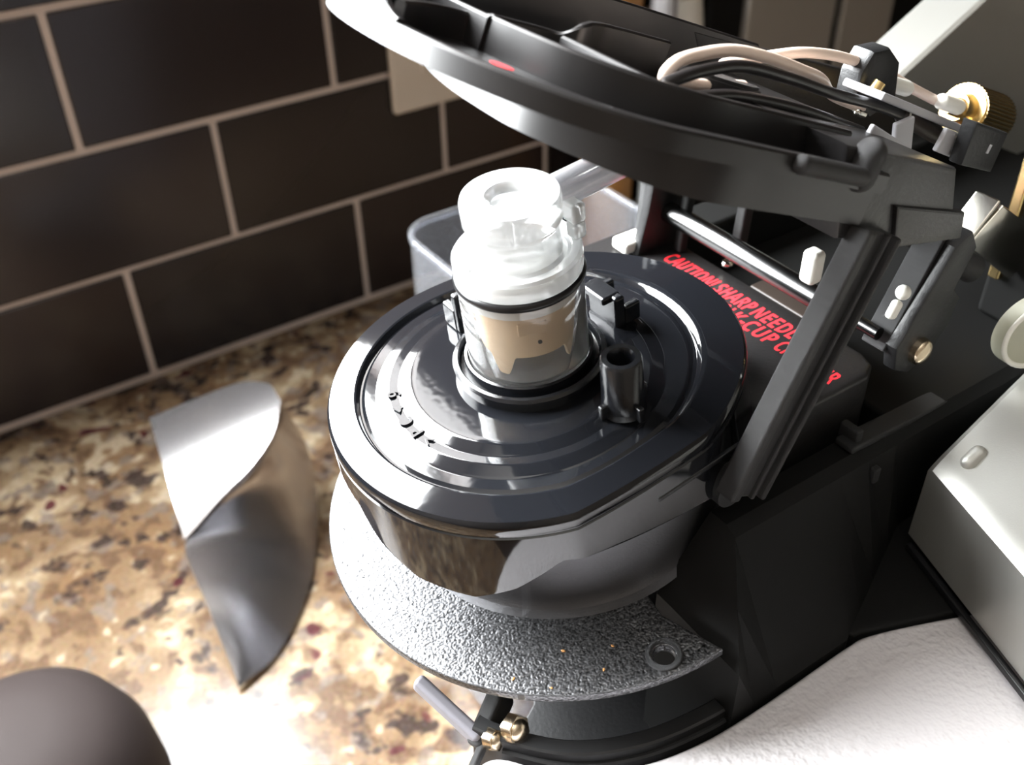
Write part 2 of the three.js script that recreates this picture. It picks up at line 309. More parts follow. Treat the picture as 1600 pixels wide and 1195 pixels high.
  part('clip', merge([box(-0.0030, 0.0055, 0.002, 0.0115, -0.0185, -0.0165, 0.0006), box(-0.0022, 0.0047, 0.0098, 0.0117, -0.0168, -0.0142, 0.0006), box(-0.0032, -0.0012, 0.002, 0.0075, -0.0225, -0.0175, 0.0006), box(0.0035, 0.0055, 0.002, 0.0075, -0.0225, -0.0175, 0.0006)]), M.glossBlack, cover);
  // moulded material mark, tops pointing outward
  const mark = [['>', 167], ['P', 175], ['C', 184], ['<', 193], ['9', 204]].map(([ch, deg]) => {
    const t = new TextGeometry(ch, { font, size: 0.0026, depth: 0.00025, curveSegments: 5, bevelEnabled: false }); t.computeBoundingBox();
    t.translate(-(t.boundingBox.max.x + t.boundingBox.min.x) / 2, -0.00115, 0);
    const a = THREE.MathUtils.degToRad(deg), out = V(Math.cos(a), 0, Math.sin(a)), right = V(-out.z, 0, out.x);
    // letter right runs with growing angle, letter up points outward, letter front points up
    return t.applyMatrix4(new THREE.Matrix4().makeBasis(right, out, V(0, 1, 0)).setPosition(out.x * 0.0249, 0.0013, out.z * 0.0249));
  });
  part('moulded_mark', merge(mark), M.glossBlack, cover);
  // parting line and step on the flat near side
  part('side_step', bar([0.004, -0.0085, 0.0372], [0.0285, -0.0085, 0.0366], 0.0012, 0.0012, 0.0004), M.glossBlack, cover);
}

{ // clear water valve on the cover
  const v = inHolder(part('water_valve', lathe([[0.0116, 0.0036], [0.0118, 0.0036], [0.0120, 0.006], [0.0120, 0.0232], [0.0109, 0.0232], [0.0109, 0.0066], [0.0104, 0.0055], [0.0070, 0.0050], [0.0001, 0.0050], [0.0001, 0.0036], [0.0116, 0.0036]]).translate(CX, 0, CW), M.cup, maker));
  v.userData.label = 'clear plastic water valve standing on the cover';
  part('o_ring', new THREE.TorusGeometry(0.0115, 0.00105, 16, 96).rotateX(Math.PI / 2).translate(CX, 0.0241, CW), M.rubber, v);
  const cap = part('valve_cap', merge([
    lathe([[0.0105, 0.0252], [0.0121, 0.0252], [0.01225, 0.0262], [0.01215, 0.0286], [0.0117, 0.0292], [0.0103, 0.0292], [0.0100, 0.0286], [0.0094, 0.0285], [0.0086, 0.0290], [0.0083, 0.0342], [0.0089, 0.0352], [0.0092, 0.0358], [0.0092, 0.0398], [0.0089, 0.0405], [0.0080, 0.0406], [0.0046, 0.0404], [0.0040, 0.0399], [0.0036, 0.0388], [0.0028, 0.0384], [0.0001, 0.0384], [0.0001, 0.0335], [0.0050, 0.0330], [0.0068, 0.0310], [0.0072, 0.0262], [0.0076, 0.0252], [0.0105, 0.0252]]).translate(CX, 0, CW)]), M.clear, v);
  part('cap_lug', merge([box(CX + 0.0078, CX + 0.0108, 0.0335, 0.0376, CW + 0.0040, CW + 0.0078, 0.0008), box(CX + 0.0090, CX + 0.0118, 0.0290, 0.0325, CW + 0.0030, CW + 0.0062, 0.0008), box(CX - 0.0112, CX - 0.0082, 0.0288, 0.0312, CW - 0.004, CW + 0.001, 0.0006)]), M.clear, cap);
  // hollow outlet tube running back to the pump side
  const tubePath = new THREE.LineCurve3(V(CX + 0.0075, 0.0358, CW - 0.001), V(CX + 0.056, 0.0335, CW - 0.006));
  part('outlet_tube', merge([new THREE.TubeGeometry(tubePath, 6, 0.0034, 28), new THREE.TubeGeometry(tubePath, 6, 0.0022, 28)]), M.tubing, v);
  // tan insert with pointed tabs and a small drilled pad
  const ig = []; {
    const n = 160, r0 = 0.0092, r1 = 0.0098, pos = [], idx = [];
    for (let j = 0; j <= n; j++) {
      const a = (j / n) * Math.PI * 2, saw = Math.abs((((j / n) * 4 - 62 / 90 + 4.5) % 1) - 0.5) * 2, low = 0.0112 - 0.0045 * sh(1 - saw, 0.62, 0.9), c = Math.cos(a), s = Math.sin(a);
      for (const [r, y] of [[r1, low], [r1, 0.0206], [r0, 0.0206], [r0, low]]) pos.push(r * c + CX, y, r * s + CW);
    }
    for (let j = 0; j < n; j++) for (let k = 0; k < 4; k++) { const a = j * 4 + k, b = j * 4 + (k + 1) % 4, c = a + 4, d = b + 4; idx.push(a, b, c, b, d, c); }
    const g = new THREE.BufferGeometry(); g.setAttribute('position', new THREE.Float32BufferAttribute(pos, 3)); g.setIndex(idx);
    const cg = toCreasedNormals(g, 0.5); cg.setAttribute('uv', new THREE.Float32BufferAttribute(new Float32Array(cg.attributes.position.count * 2), 2)); ig.push(fixWinding(cg));
  }
  const at = (phi, r, y) => [CX + r * Math.cos(phi), y, CW + r * Math.sin(phi)];
  const f = 2.0;                                                             // facing the room
  ig.push(bar(at(f + 0.28, 0.0098, 0.0179), at(f - 0.28, 0.0098, 0.0179), 0.0028, 0.0009, 0.0003));
  const ins = part('valve_insert', merge(ig), M.insert, v);
  part('drill_hole', rod(at(f - 0.11, 0.0096, 0.0146), at(f - 0.11, 0.01005, 0.0146), 0.0004, 0.0004, 12), M.rubber, ins);
  part('seal_ring', lathe([[0.0080, 0.0207], [0.0105, 0.0207], [0.0105, 0.0236], [0.0080, 0.0236], [0.0080, 0.0207]]).translate(CX, 0, CW), M.white, v);
  part('spring_cup', lathe([[0.0001, 0.0222], [0.0062, 0.0222], [0.0064, 0.0250], [0.0046, 0.0276], [0.0001, 0.0280]]).translate(CX, 0, CW), M.white, v);
}

{ // cast pod holder with its flange
  const FU = 0.006, FW = 0.003, FR = 0.0528, y = -0.034;
  const h = inHolder(part('pod_holder', planarUV(lathe([[0.0295, -0.004], [0.0342, -0.004], [0.0340, -0.0300], [0.0348, -0.0328], [0.0360, -0.0340], [0.0300, -0.0340], [0.0280, -0.0480], [0.0245, -0.0640], [0.0090, -0.0700], [0.0070, -0.0760], [0.0055, -0.0760], [0.0055, -0.0690], [0.0230, -0.0610], [0.0295, -0.004]], 120).translate(FU - 0.001, 0, FW - 0.001)), M.holderSmooth, maker));
  h.userData.label = 'dark grey cast pod holder under the cover';
  const arc = []; const a0 = THREE.MathUtils.degToRad(92.5), a1 = THREE.MathUtils.degToRad(267.5);
  for (let i = 0; i <= 120; i++) { const a = a0 + (a1 - a0) * (i / 120); arc.push([FU + FR * Math.cos(a), FW + FR * Math.sin(a)]); }
  arc.push([FU - 0.006, FW - 0.040], [FU - 0.003, FW - 0.020], [FU - 0.003, FW + 0.020], [FU - 0.006, FW + 0.040]);
  const hole = []; for (let i = 0; i < 28; i++) { const a = -(i / 28) * Math.PI * 2; hole.push([-0.0057 + 0.0021 * Math.cos(a), 0.0500 + 0.0021 * Math.sin(a)]); }
  const hole2 = hole.map(([u, w]) => [u, FW * 2 - w]);
  part('flange', planarUV(slab(arc, y - 0.0022, y, 0.0004, [hole, hole2])), M.holder, h);
  part('hole_rim', new THREE.TorusGeometry(0.0030, 0.0006, 10, 40).rotateX(Math.PI / 2).translate(-0.0057, y + 0.0001, 0.0500), M.holder, h);
  const r3 = rng(5);
  for (const [u, w] of [[-0.0265, 0.0425], [-0.020, 0.0375], [-0.0165, 0.0455], [-0.031, 0.0365], [-0.012, 0.0425]]) part('crumb', new THREE.DodecahedronGeometry(0.00018 + r3() * 0.00014).scale(1.6, 0.5, 1).rotateY(r3() * 3).translate(u, y + 0.0001, w), r3() > 0.5 ? M.white : M.wood, h);
}

// hinged lid: s backwards along the lid, h its normal; the lid stands open by 23 degrees
const lidFrame = new THREE.Matrix4().makeRotationZ(THREE.MathUtils.degToRad(-23)).setPosition(-0.019, 0.339, 0);
const inLid = (m) => { m.applyMatrix4(lidFrame); return m; };
const fromLid = new THREE.Matrix4().copy(lidFrame).invert();                  // world geometry laid into a part of the lid
const W = (g) => g.applyMatrix4(fromLid);
{
  const zc = 0.4375, out = (d) => { // outline grown by d
    const p = [], n = 2.15, A = 0.0288 + d, B = 0.0385 + d;
    for (let i = 0; i <= 72; i++) { const a = Math.PI / 2 + (i / 72) * Math.PI, c = Math.cos(a), s = Math.sin(a); p.push([0.008 - A * Math.pow(Math.abs(c), 2 / n), zc + B * Math.sign(s) * Math.pow(Math.abs(s), 2 / n)]); }
    return [[0.058, zc + B], [0.04, zc + B], ...p, [0.04, zc - B], [0.058, zc - B]];
  };
  const lid = inLid(part('lid', planarUV(slab(out(-0.0015), 0.0002, 0.0017, 0.0004)), M.satinBlack, maker));
  lid.userData.label = 'black ribbed underframe of the raised lid';
  part('outer_rim', wall(out(-0.0013), 0.0026, 0, 0.0034), M.satinBlack, lid);
  part('skirt', wall(smooth2([[0.058, 0.4735], [0.030, 0.4735], [0.0155, 0.4725], [0.0080, 0.4665], [0.0030, 0.4585], [0.0003, 0.4500], [0.0003, 0.4400], [0.0015, 0.4300], [0.005, 0.4180], [0.010, 0.4090], [0.018, 0.4025], [0.030, 0.4015], [0.058, 0.4015]], 80), 0.0022, -0.0062, 0.0006), M.satinBlack, lid);
  part('side_wall', wall(smooth2([[-0.0005, 0.4365], [0.0002, 0.4435], [0.003, 0.454], [0.0088, 0.4605], [0.019, 0.4642], [0.036, 0.4640], [0.060, 0.4636]]), 0.0018, 0, 0.0071), M.satinBlack, lid);
  part('side_wall', wall(smooth2([[-0.012, 0.425], [-0.006, 0.4175], [0.008, 0.4145], [0.030, 0.414], [0.060, 0.414], [0.088, 0.414]]), 0.0018, 0, (u) => 0.0086 + 0.0052 * sh(u, 0, 0.75)), M.satinBlack, lid);
  part('rib', wall(smooth2([[-0.0185, 0.4402], [-0.0105, 0.4345], [-0.003, 0.4325], [0.0035, 0.4345]]), 0.0016, 0, 0.0062), M.satinBlack, lid);

  part('rib', wall(smooth2([[-0.0192, 0.4425], [-0.0185, 0.4330], [-0.0150, 0.4240]]), 0.0018, 0, (u) => 0.0040 + 0.0028 * sh(u, 0, 0.5)), M.satinBlack, lid);
  part('rib', wall(smooth2([[0.0, 0.4365], [0.0127, 0.4356], [0.0164, 0.4380], [0.026, 0.4330], [0.046, 0.4290]]), 0.0016, 0, (u) => 0.0072 + 0.003 * sh(u, 0.3, 0.6)), M.satinBlack, lid);
  part('rib', wall([[0.0145, 0.4378], [0.0115, 0.4625]], 0.0022, 0, 0.0070), M.satinBlack, lid);
  part('rib', wall([[0.0300, 0.4320], [0.0300, 0.4640]], 0.0018, 0, 0.0048), M.satinBlack, lid);
  part('rib', wall([[-0.001, 0.4150], [-0.001, 0.4380]], 0.0018, 0, 0.0070), M.satinBlack, lid);

  part('screw_boss', merge([new THREE.CylinderGeometry(0.0046, 0.0050, 0.0078, 40).scale(1.9, 1, 1).translate(0.044, 0.0039, 0.4470), new THREE.CylinderGeometry(0.0046, 0.0046, 0.0008, 40).scale(1.8, 1, 0.85).translate(0.044, 0.0080, 0.4470)]), M.satinBlack, lid);
  part('side_lug', merge([new THREE.CapsuleGeometry(0.0026, 0.004, 6, 24).translate(0.0520, 0.0038, 0.4745), new THREE.CapsuleGeometry(0.0016, 0.016, 6, 16).rotateZ(Math.PI / 2).translate(0.041, 0.0022, 0.4765)]), M.satinBlack, lid);
  part('mark_dot', new THREE.CylinderGeometry(0.0021, 0.0021, 0.0002, 24).scale(0.75, 1, 1.1).translate(-0.0040, 0.0017, 0.4475), M.red, lid);
  part('screw_hole', merge([new THREE.TorusGeometry(0.0011, 0.0004, 8, 24).rotateX(Math.PI / 2).translate(0.0036, 0.0017, 0.4632)]), M.satinBlack, lid);
  // hinge end of the lid
  part('hinge_block', W(merge([plate([[0.0262, 0.3265], [0.0590, 0.3130], [0.0625, 0.3010], [0.0570, 0.2992], [0.0285, 0.3085]], 0.405, 0.4735, 0.0008), plate([[0.0420, 0.3110], [0.0640, 0.3030], [0.0650, 0.2970], [0.0440, 0.3020]], 0.405, 0.4745, 0.0006)])), M.satinBlack, lid);
  part('hinge_tray', slab([[0.056, 0.4045], [0.097, 0.4045], [0.097, 0.4520], [0.056, 0.4520]], -0.0012, 0.0010, 0.0004), M.satinBlack, lid);
  part('rear_wall', W(plate([[0.047, 0.3245], [0.0735, 0.3143], [0.1018, 0.3035], [0.1079, 0.2990], [0.1224, 0.2915], [0.1290, 0.2760], [0.0864, 0.2920], [0.0540, 0.3060]], 0.4122, 0.4150, 0.0006)), M.satinBlack, lid);
  part('strain_clip', W(plate([[0.0640, 0.3155], [0.0645, 0.3205], [0.0672, 0.3243], [0.0722, 0.3240], [0.0762, 0.3203], [0.0775, 0.3120], [0.0700, 0.3100]], 0.4395, 0.4450, 0.0008)), M.matteBlack, lid);
  part('metal_strip', W(merge([bar([0.0610, 0.3195, 0.4485], [0.1070, 0.2972, 0.4485], 0.0016, 0.0100, 0.0004), bar([0.0668, 0.3140, 0.4550], [0.0672, 0.3050, 0.4560], 0.0055, 0.0012, 0.0004), bar([0.0790, 0.3070, 0.4560], [0.0930, 0.3000, 0.4560], 0.0050, 0.0012, 0.0004), bar([0.0560, 0.3150, 0.4555], [0.0670, 0.3080, 0.4560], 0.0022, 0.0012, 0.0004)])), M.zinc, lid);
  part('black_wire', W(tube([[0.0582, 0.3127, 0.452], [0.04, 0.3215, 0.452], [0.0225, 0.3284, 0.452], [0.0063, 0.3332, 0.455], [0.0018, 0.3362, 0.456], [0.005, 0.3367, 0.456], [0.0127, 0.3361, 0.455], [0.021, 0.3344, 0.454], [0.0335, 0.3293, 0.453], [0.0475, 0.3229, 0.452], [0.0644, 0.3157, 0.45], [0.0754, 0.3105, 0.449]], 0.00105, 140)), M.wireBlack, lid);
  part('wire_sleeve', W(capped([[0.0754, 0.3105, 0.449], [0.0824, 0.3065, 0.449], [0.0891, 0.3026, 0.449], [0.0974, 0.2985, 0.448]], 0.0019, 30)), M.sleeve, lid);
  part('wire_tie', W(new THREE.TorusGeometry(0.0018, 0.00035, 8, 24).rotateY(1.0).rotateZ(-0.4).translate(0.0758, 0.3103, 0.449)), M.nylon, lid);
  part('white_wire', W(capped([[0.0302, 0.3264, 0.446], [0.0113, 0.3329, 0.451], [0.0048, 0.3363, 0.453], [0.0069, 0.3378, 0.453], [0.014, 0.3375, 0.452], [0.0222, 0.3359, 0.451], [0.0302, 0.333, 0.451], [0.0401, 0.3284, 0.45], [0.0517, 0.3225, 0.446], [0.0565, 0.3182, 0.445], [0.0622, 0.3152, 0.448]], 0.00105, 140)), M.wireWhite, lid);
  part('white_wire', W(capped([[0.033, 0.3274, 0.438], [0.0405, 0.328, 0.441], [0.0488, 0.3273, 0.442], [0.0582, 0.3248, 0.442], [0.0654, 0.3221, 0.442]], 0.00105, 60)), M.wireWhite, lid);
  part('white_wire', W(capped([[0.0768, 0.3172, 0.44], [0.0881, 0.3109, 0.44], [0.102, 0.3036, 0.44]], 0.0011, 30)), M.wireWhite, lid);
  part('wire_end', W(capped([[0.0612, 0.3146, 0.4482], [0.0630, 0.3138, 0.4482]], 0.0009, 6)), M.chrome, lid);
  part('splice', W(merge([capped([[0.0790, 0.3142, 0.4415], [0.0850, 0.3117, 0.4415]], 0.0017, 8), capped([[0.0995, 0.3052, 0.4415], [0.1060, 0.3024, 0.4415]], 0.0018, 8)])), M.nylon, lid);
  part('brass_screw', W(rod([0.0655, 0.3168, 0.4475], [0.0672, 0.3190, 0.4475], 0.0013, 0.0013, 16)), M.brass, lid);
  part('end_box', W(plate([[0.0800, 0.3125], [0.0929, 0.3068], [0.0905, 0.2985], [0.0785, 0.3035]], 0.4570, 0.4605, 0.0006).translate(0.0035, -0.0015, 0)), M.matteBlack, lid);
  part('box_mark', W(bar([0.0906, 0.3044, 0.4606], [0.0898, 0.3026, 0.4606], 0.0009, 0.0003, 0.0001)), M.zinc, lid);
}

{ // knurled brass fitting behind the lid
  const A = [0.110, 0.3005, 0.4385], B = [0.1265, 0.2935, 0.4385];
  const f = part('brass_fitting', merge([rod([0.1065, 0.3020, 0.4385], A, 0.0021, 0.0026, 6), rod(A, [0.1135, 0.2990, 0.4385], 0.0032, 0.0040, 24)]), M.brass, maker);
  const knurl = []; const ax = V(B[0] - A[0], B[1] - A[1], 0).normalize();
  for (let i = 0; i < 40; i++) { const a = (i / 40) * Math.PI * 2; const n1 = V(-ax.y, ax.x, 0), n2 = V(0, 0, 1); const o = n1.multiplyScalar(Math.cos(a) * 0.0056).add(n2.multiplyScalar(Math.sin(a) * 0.0056)); knurl.push(rod([0.1135 + o.x, 0.2990 + o.y, 0.4385 + o.z], [B[0] + o.x, B[1] + o.y, B[2] + o.z], 0.0005, 0.0005, 6)); }
  part('knurled_nut', merge([rod([0.1130, 0.2992, 0.4385], B, 0.0056, 0.0056, 48), ...knurl]), M.brass, f);
  part('washer', rod([0.1060, 0.2975, 0.4470], [0.1160, 0.2935, 0.4450], 0.0016, 0.0016, 16), M.chrome, f);
}

{ // lifting arm between lid and holder
  const a = [0.0365, 0.3085, 0.4745], b = [0.0122, 0.2590, 0.4745];
  const g = part('lift_arm', bar(b, a, 0.0108, 0.0030, 0.0006), M.satinBlack, maker);
  g.userData.label = 'ribbed black arm linking the lid to the holder';
  const d = V(a[0] - b[0], a[1] - b[1], 0).normalize(), n = V(-d.y, d.x, 0);
  for (const [o, w, t] of [[0.0042, 0.0026, 0.0048], [-0.0049, 0.0012, 0.0046], [-0.0020, 0.0009, 0.0036]])
    part(t > 0.004 ? 'edge_rib' : 'rib', bar([b[0] + n.x * o, b[1] + n.y * o, 0.4752], [a[0] + n.x * o, a[1] + n.y * o, 0.4752], w, t, 0.0007), M.satinBlack, g);
  part('pivot', rod([b[0], b[1], 0.468], [b[0], b[1], 0.4735], 0.0040, 0.0040, 32), M.matteBlack, g);
}

{ // shelf with the warning print
  const s = part('warning_shelf', planarUV(slab([[0.030, 0.386], [0.064, 0.386], [0.064, 0.4600], [0.0625, 0.4640], [0.0585, 0.4662], [0.030, 0.4662]], 0.232, 0.262, 0.0012)), M.satinBlack, maker);
  s.userData.label = 'black shelf behind the holder with red warning lettering';
  const words = [['CAUTION!', 0.4035, 0.4203, 0.0546], ['SHARP', 0.4214, 0.4332, 0.0546], ['NEEDLES', 0.4342, 0.4515, 0.0546], ['IN', 0.4268, 0.4312, 0.0490], ['K-CUP', 0.4326, 0.4455, 0.0490], ['CHAMBER', 0.4470, 0.4636, 0.0490]];
  for (const [t, z0, z1, x] of words) {
    const g = new TextGeometry(t, { font, size: 1, depth: 0.05, curveSegments: 5, bevelEnabled: false }); g.computeBoundingBox();
    const bb = g.boundingBox; g.translate(-bb.min.x, 0, 0).scale((z1 - z0) / (bb.max.x - bb.min.x), 0.0034 / 0.72, 0.001);
    g.applyMatrix4(new THREE.Matrix4().makeBasis(V(0, 0, 1), V(1, 0, 0), V(0, 1, 0)).setPosition(x, 0.26199, z0));
    part('warning_word', g, M.red, s);
  }
  part('shelf_slot', merge([bar([0.030, 0.2405, 0.4665], [0.056, 0.2425, 0.4665], 0.0010, 0.0012, 0.0004), bar([0.029, 0.2360, 0.4668], [0.058, 0.2385, 0.4668], 0.0010, 0.0012, 0.0004)]), M.satinBlack, s);
}

{ // hinge shaft and brackets behind the shelf
  const sh_ = part('hinge_shaft', merge([rod([0.0598, 0.2718, 0.3985], [0.0598, 0.2718, 0.4500], 0.0027, 0.0027, 40), rod([0.0598, 0.2718, 0.450], [0.0598, 0.2718, 0.4655], 0.0015, 0.0015, 24)]), M.shaft, maker);
  sh_.userData.label = 'polished steel hinge shaft across the machine';
  part('shaft_screw', merge([new THREE.SphereGeometry(0.0016, 16, 10).scale(1, 0.7, 1).translate(0.0640, 0.2640, 0.4170)]), M.chrome, sh_);
  const br = part('hinge_bracket', plate([[0.0605, 0.2700], [0.0620, 0.2638], [0.0668, 0.2610], [0.0722, 0.2625], [0.0775, 0.2690], [0.0792, 0.2760], [0.0762, 0.2790], [0.0800, 0.2880], [0.0770, 0.2925], [0.0720, 0.2905]], 0.4665, 0.4700, 0.0006), M.matteBlack, maker);
  part('hinge_bolt', merge([rod([0.0683, 0.2668, 0.4695], [0.0683, 0.2668, 0.4712], 0.0031, 0.0030, 28), new THREE.SphereGeometry(0.0030, 24, 12, 0, Math.PI * 2, 0, Math.PI / 2).scale(1, 0.45, 1).rotateX(Math.PI / 2).translate(0.0683, 0.2668, 0.4712)]), M.bolt, br);
  part('bracket_flange', bar([0.0602, 0.2680, 0.4645], [0.0722, 0.2925, 0.4645], 0.0012, 0.0060, 0.0004), M.matteBlack, br);
  const far = part('hinge_bracket', plate([[0.0500, 0.2610], [0.0660, 0.2610], [0.0690, 0.2720], [0.0640, 0.2950], [0.0560, 0.2950], [0.0530, 0.2740]], 0.3960, 0.3990, 0.0006), M.matteBlack, maker);
  part('bracket_post', merge([bar([0.0560, 0.262, 0.3935], [0.0580, 0.298, 0.3935], 0.0030, 0.0030, 0.0008), bar([0.0610, 0.262, 0.4030], [0.0635, 0.298, 0.4030], 0.0028, 0.0028, 0.0008), bar([0.0690, 0.262, 0.4150], [0.0715, 0.298, 0.4150], 0.0032, 0.0032, 0.0008)]), M.matteBlack, far);
  part('lug', merge([box(0.0475, 0.0590, 0.2622, 0.2655, 0.3915, 0.3975, 0.001), box(0.0560, 0.0590, 0.2622, 0.2690, 0.3915, 0.3975, 0.001)]), M.nylon, far);
  part('lug', merge([box(0.0520, 0.0558, 0.2790, 0.2868, 0.4480, 0.4520, 0.0012, 3)]), M.nylon, br);
  part('lug', merge([bar([0.0593, 0.2768, 0.4672], [0.0612, 0.2806, 0.4672], 0.0026, 0.0020, 0.0009), new THREE.SphereGeometry(0.0016, 14, 10).translate(0.0620, 0.2822, 0.4672)]), M.nylon, br);
  part('stay_plate', merge([box(0.0640, 0.0720, 0.2600, 0.2618, 0.425, 0.452, 0.0006)]), M.sleeve, br);
  part('grey_conduit', merge([rod([0.066, 0.2945, 0.4570], [0.0885, 0.2775, 0.4655], 0.0034, 0.0032, 28)]), M.satinBlack, br);
  const ct = part('spring_plate', merge([
    plate([[0.0900, 0.2812], [0.1130, 0.2645], [0.1152, 0.2652], [0.1160, 0.2675], [0.1180, 0.2760], [0.1000, 0.2880]], 0.4610, 0.4622, 0.0004),
    bar([0.0900, 0.2812, 0.4590], [0.0985, 0.2895, 0.4590], 0.0012, 0.0062, 0.0004)]), M.chrome, maker);
  ct.userData.label = 'bent nickel spring plate';
  const disc = part('round_cap', new THREE.CylinderGeometry(0.0086, 0.0090, 0.0030, 48).rotateX(Math.PI / 2).rotateY(-0.35).translate(0.0912, 0.2690, 0.4815), mat({ color: rgb(0.62, 0.62, 0.50), roughness: 0.3, transmission: 0.35, thickness: 0.003 }), maker);
  part('cap_ring', new THREE.TorusGeometry(0.0080, 0.0006, 8, 48).rotateY(-0.35).translate(0.0906, 0.2690, 0.4831), M.nylon, disc);
}

// ------------------------------------------------------------------ body of the machine
{
  const edgeZ = (x) => (x < 0.031 ? 0.4938 : x > 0.067 ? 0.4778 : 0.4938 - 0.016 * ((x - 0.031) / 0.036)); // where frame and grey shell meet
  const side = part('side_frame', (() => { // sloping black inner side between shelf and shell
    const xs = [-0.002, 0.004, 0.0105, 0.020, 0.031, 0.040, 0.049, 0.058, 0.067, 0.10, 0.21], pos = [], idx = [];
    for (const x of xs) { const k = Math.min(1, (x + 0.002) / 0.0125), e = edgeZ(x); for (const [z, y] of [[0.470, 0.05], [e, 0.05], [e, 0.2212], [e - (e - 0.4772) * k, 0.2345 + 0.0155 * k], [0.4745, 0.2355 + 0.016 * k], [0.470, 0.2355 + 0.016 * k]]) pos.push(x, y, z); }
    const n = 6; for (let i = 0; i < xs.length - 1; i++) for (let q = 0; q < n; q++) { const a = i * n + q, b = i * n + (q + 1) % n; idx.push(a, b, a + n, b, b + n, a + n); }
    for (const o of [0, (xs.length - 1) * n]) for (let q = 1; q < n - 1; q++) o ? idx.push(o, o + q, o + q + 1) : idx.push(o, o + q + 1, o + q);
    const g = new THREE.BufferGeometry(); g.setAttribute('position', new THREE.Float32BufferAttribute(pos, 3)); g.setIndex(idx);
    const c = toCreasedNormals(g, 0.4); c.setAttribute('uv', new THREE.Float32BufferAttribute(new Float32Array(c.attributes.position.count * 2), 2)); return fixWinding(c);
  })(), M.frameBlack, maker);
  side.userData.label = 'black inner side frame beside the holder';
  part('side_rib', merge([bar([0.046, 0.2525, 0.4725], [0.104, 0.2490, 0.4725], 0.0018, 0.0050, 0.0006), box(0.0480, 0.0500, 0.2500, 0.2560, 0.4690, 0.4740, 0.0005), box(0.0500, 0.0520, 0.2440, 0.2480, 0.4760, 0.4790, 0.0005)]), M.matteBlack, side);
  part('shade_panel', slab([[0.0315, 0.4905], [0.0335, 0.4938], [0.0355, 0.4942], [0.0590, 0.5032], [0.062, 0.5050], [0.10, 0.5050], [0.10, 0.474], [0.064, 0.474]], 0.205, 0.2212, 0.0008), M.frameBlack, side);  // black panel stands in for the deep shade on the shell corner
  const far = part('side_frame', box(0.060, 0.208, 0.05, 0.262, 0.386, 0.398, 0.0015), M.frameBlack, maker);
  part('cross_plate', box(0.064, 0.206, 0.232, 0.250, 0.398, 0.470, 0.001), M.frameBlack, far);
  part('rear_post', box(0.116, 0.190, 0.250, 0.330, 0.4545, 0.4750, 0.0015), M.frameBlack, far);
  part('lit_edge_strip', box(0.1135, 0.1160, 0.262, 0.296, 0.4560, 0.4590, 0.0006), M.brass, far);  // warm light on the post edge, put in as a brass-coloured strip
  // U-shaped wall that carries the holder
  const loop = part('holder_ring', wall(smooth2([[0.030, 0.4905], [0.010, 0.4905], [-0.006, 0.4900], [-0.020, 0.4872], [-0.032, 0.4810], [-0.0405, 0.4715], [-0.0435, 0.4660]], 60), 0.0034, 0.190, 0.2220), M.matteBlack, maker);
  loop.userData.label = 'curved black wall around the front of the holder';
  part('rim_lip', wall(smooth2([[0.010, 0.4905], [-0.006, 0.4900], [-0.020, 0.4872], [-0.032, 0.4810], [-0.0405, 0.4715]], 50), 0.0052, 0.2170, 0.2195), M.matteBlack, loop);
  const hex = (p, r, h) => { const d = V(0.25, 0.45, 0.86).normalize(), q = new THREE.Quaternion().setFromUnitVectors(V(0, 1, 0), d); return merge([new THREE.CylinderGeometry(r * 0.92, r, h, 6), new THREE.SphereGeometry(r * 0.72, 20, 10, 0, Math.PI * 2, 0, Math.PI / 2).scale(1, 0.5, 1).translate(0, h / 2, 0)]).applyQuaternion(q).translate(...p); };
  part('pivot_bolt', hex([-0.0385, 0.2225, 0.4722], 0.0031, 0.0024), M.bolt, loop);
  part('pivot_nut', hex([-0.0425, 0.2205, 0.4706], 0.0024, 0.0022), M.bolt, loop);
  part('bolt_ear', merge([bar([-0.0445, 0.2160, 0.4680], [-0.036, 0.2225, 0.4640], 0.0060, 0.0040, 0.0012)]), M.matteBlack, loop);
  part('front_stay', bar([-0.0440, 0.2185, 0.4680], [-0.0490, 0.2240, 0.4525], 0.0040, 0.0028, 0.001), M.stay, loop);
  part('front_stay', bar([-0.0440, 0.2180, 0.4690], [-0.0560, 0.2140, 0.4760], 0.0022, 0.0016, 0.0006), M.matteBlack, loop);
  part('well_floor', slab([[0.06, 0.400], [0.06, 0.4890], [-0.005, 0.4885], [-0.020, 0.4858], [-0.031, 0.4800], [-0.0390, 0.4710], [-0.0405, 0.4640], [-0.020, 0.4520], [-0.005, 0.4300], [0.0, 0.400]], 0.188, 0.192, 0.0005), M.matteBlack, loop);
  // grey textured shell along the near side
  const deck = part('side_shell', planarUV(slab(smooth2([[0.21, 0.5060], [0.062, 0.5055], [0.0590, 0.5038], [0.0355, 0.4948], [0.031, 0.4945], [-0.008, 0.4940], [-0.0225, 0.4908], [-0.0355, 0.4840], [-0.0455, 0.4735], [-0.0560, 0.4780], [-0.0640, 0.4950], [-0.0610, 0.5250], [-0.0300, 0.5520], [0.02, 0.5600], [0.21, 0.5600]], 160), 0.0, 0.2205, 0.0012)), M.deck, maker);
  deck.userData.label = 'light grey textured side shell of the machine';
  // silver handle arms rising to the back, front edge running askew
  const arm = (z0, z1, x0, y0, h, skew, len) => {
    const pr = [[0, 0], [0, h - 0.0010], [0.0012, h], [0.004, h + 0.0016], [len, h + len * 0.49], [len + 0.02, h + len * 0.49 - 0.01], [len + 0.02, 0]];
    const n = pr.length, pos = [], idx = [], zs = [z0, z0 + Math.sign(z1 - z0) * 0.0012, z1 - Math.sign(z1 - z0) * 0.0012, z1];
    zs.forEach((z, k) => pr.forEach(([x, y]) => pos.push(x0 + x + skew * (z - z0), y0 + y - (k === 0 || k === 3 ? (y > 0.001 ? 0.0010 : 0) : 0), z)));
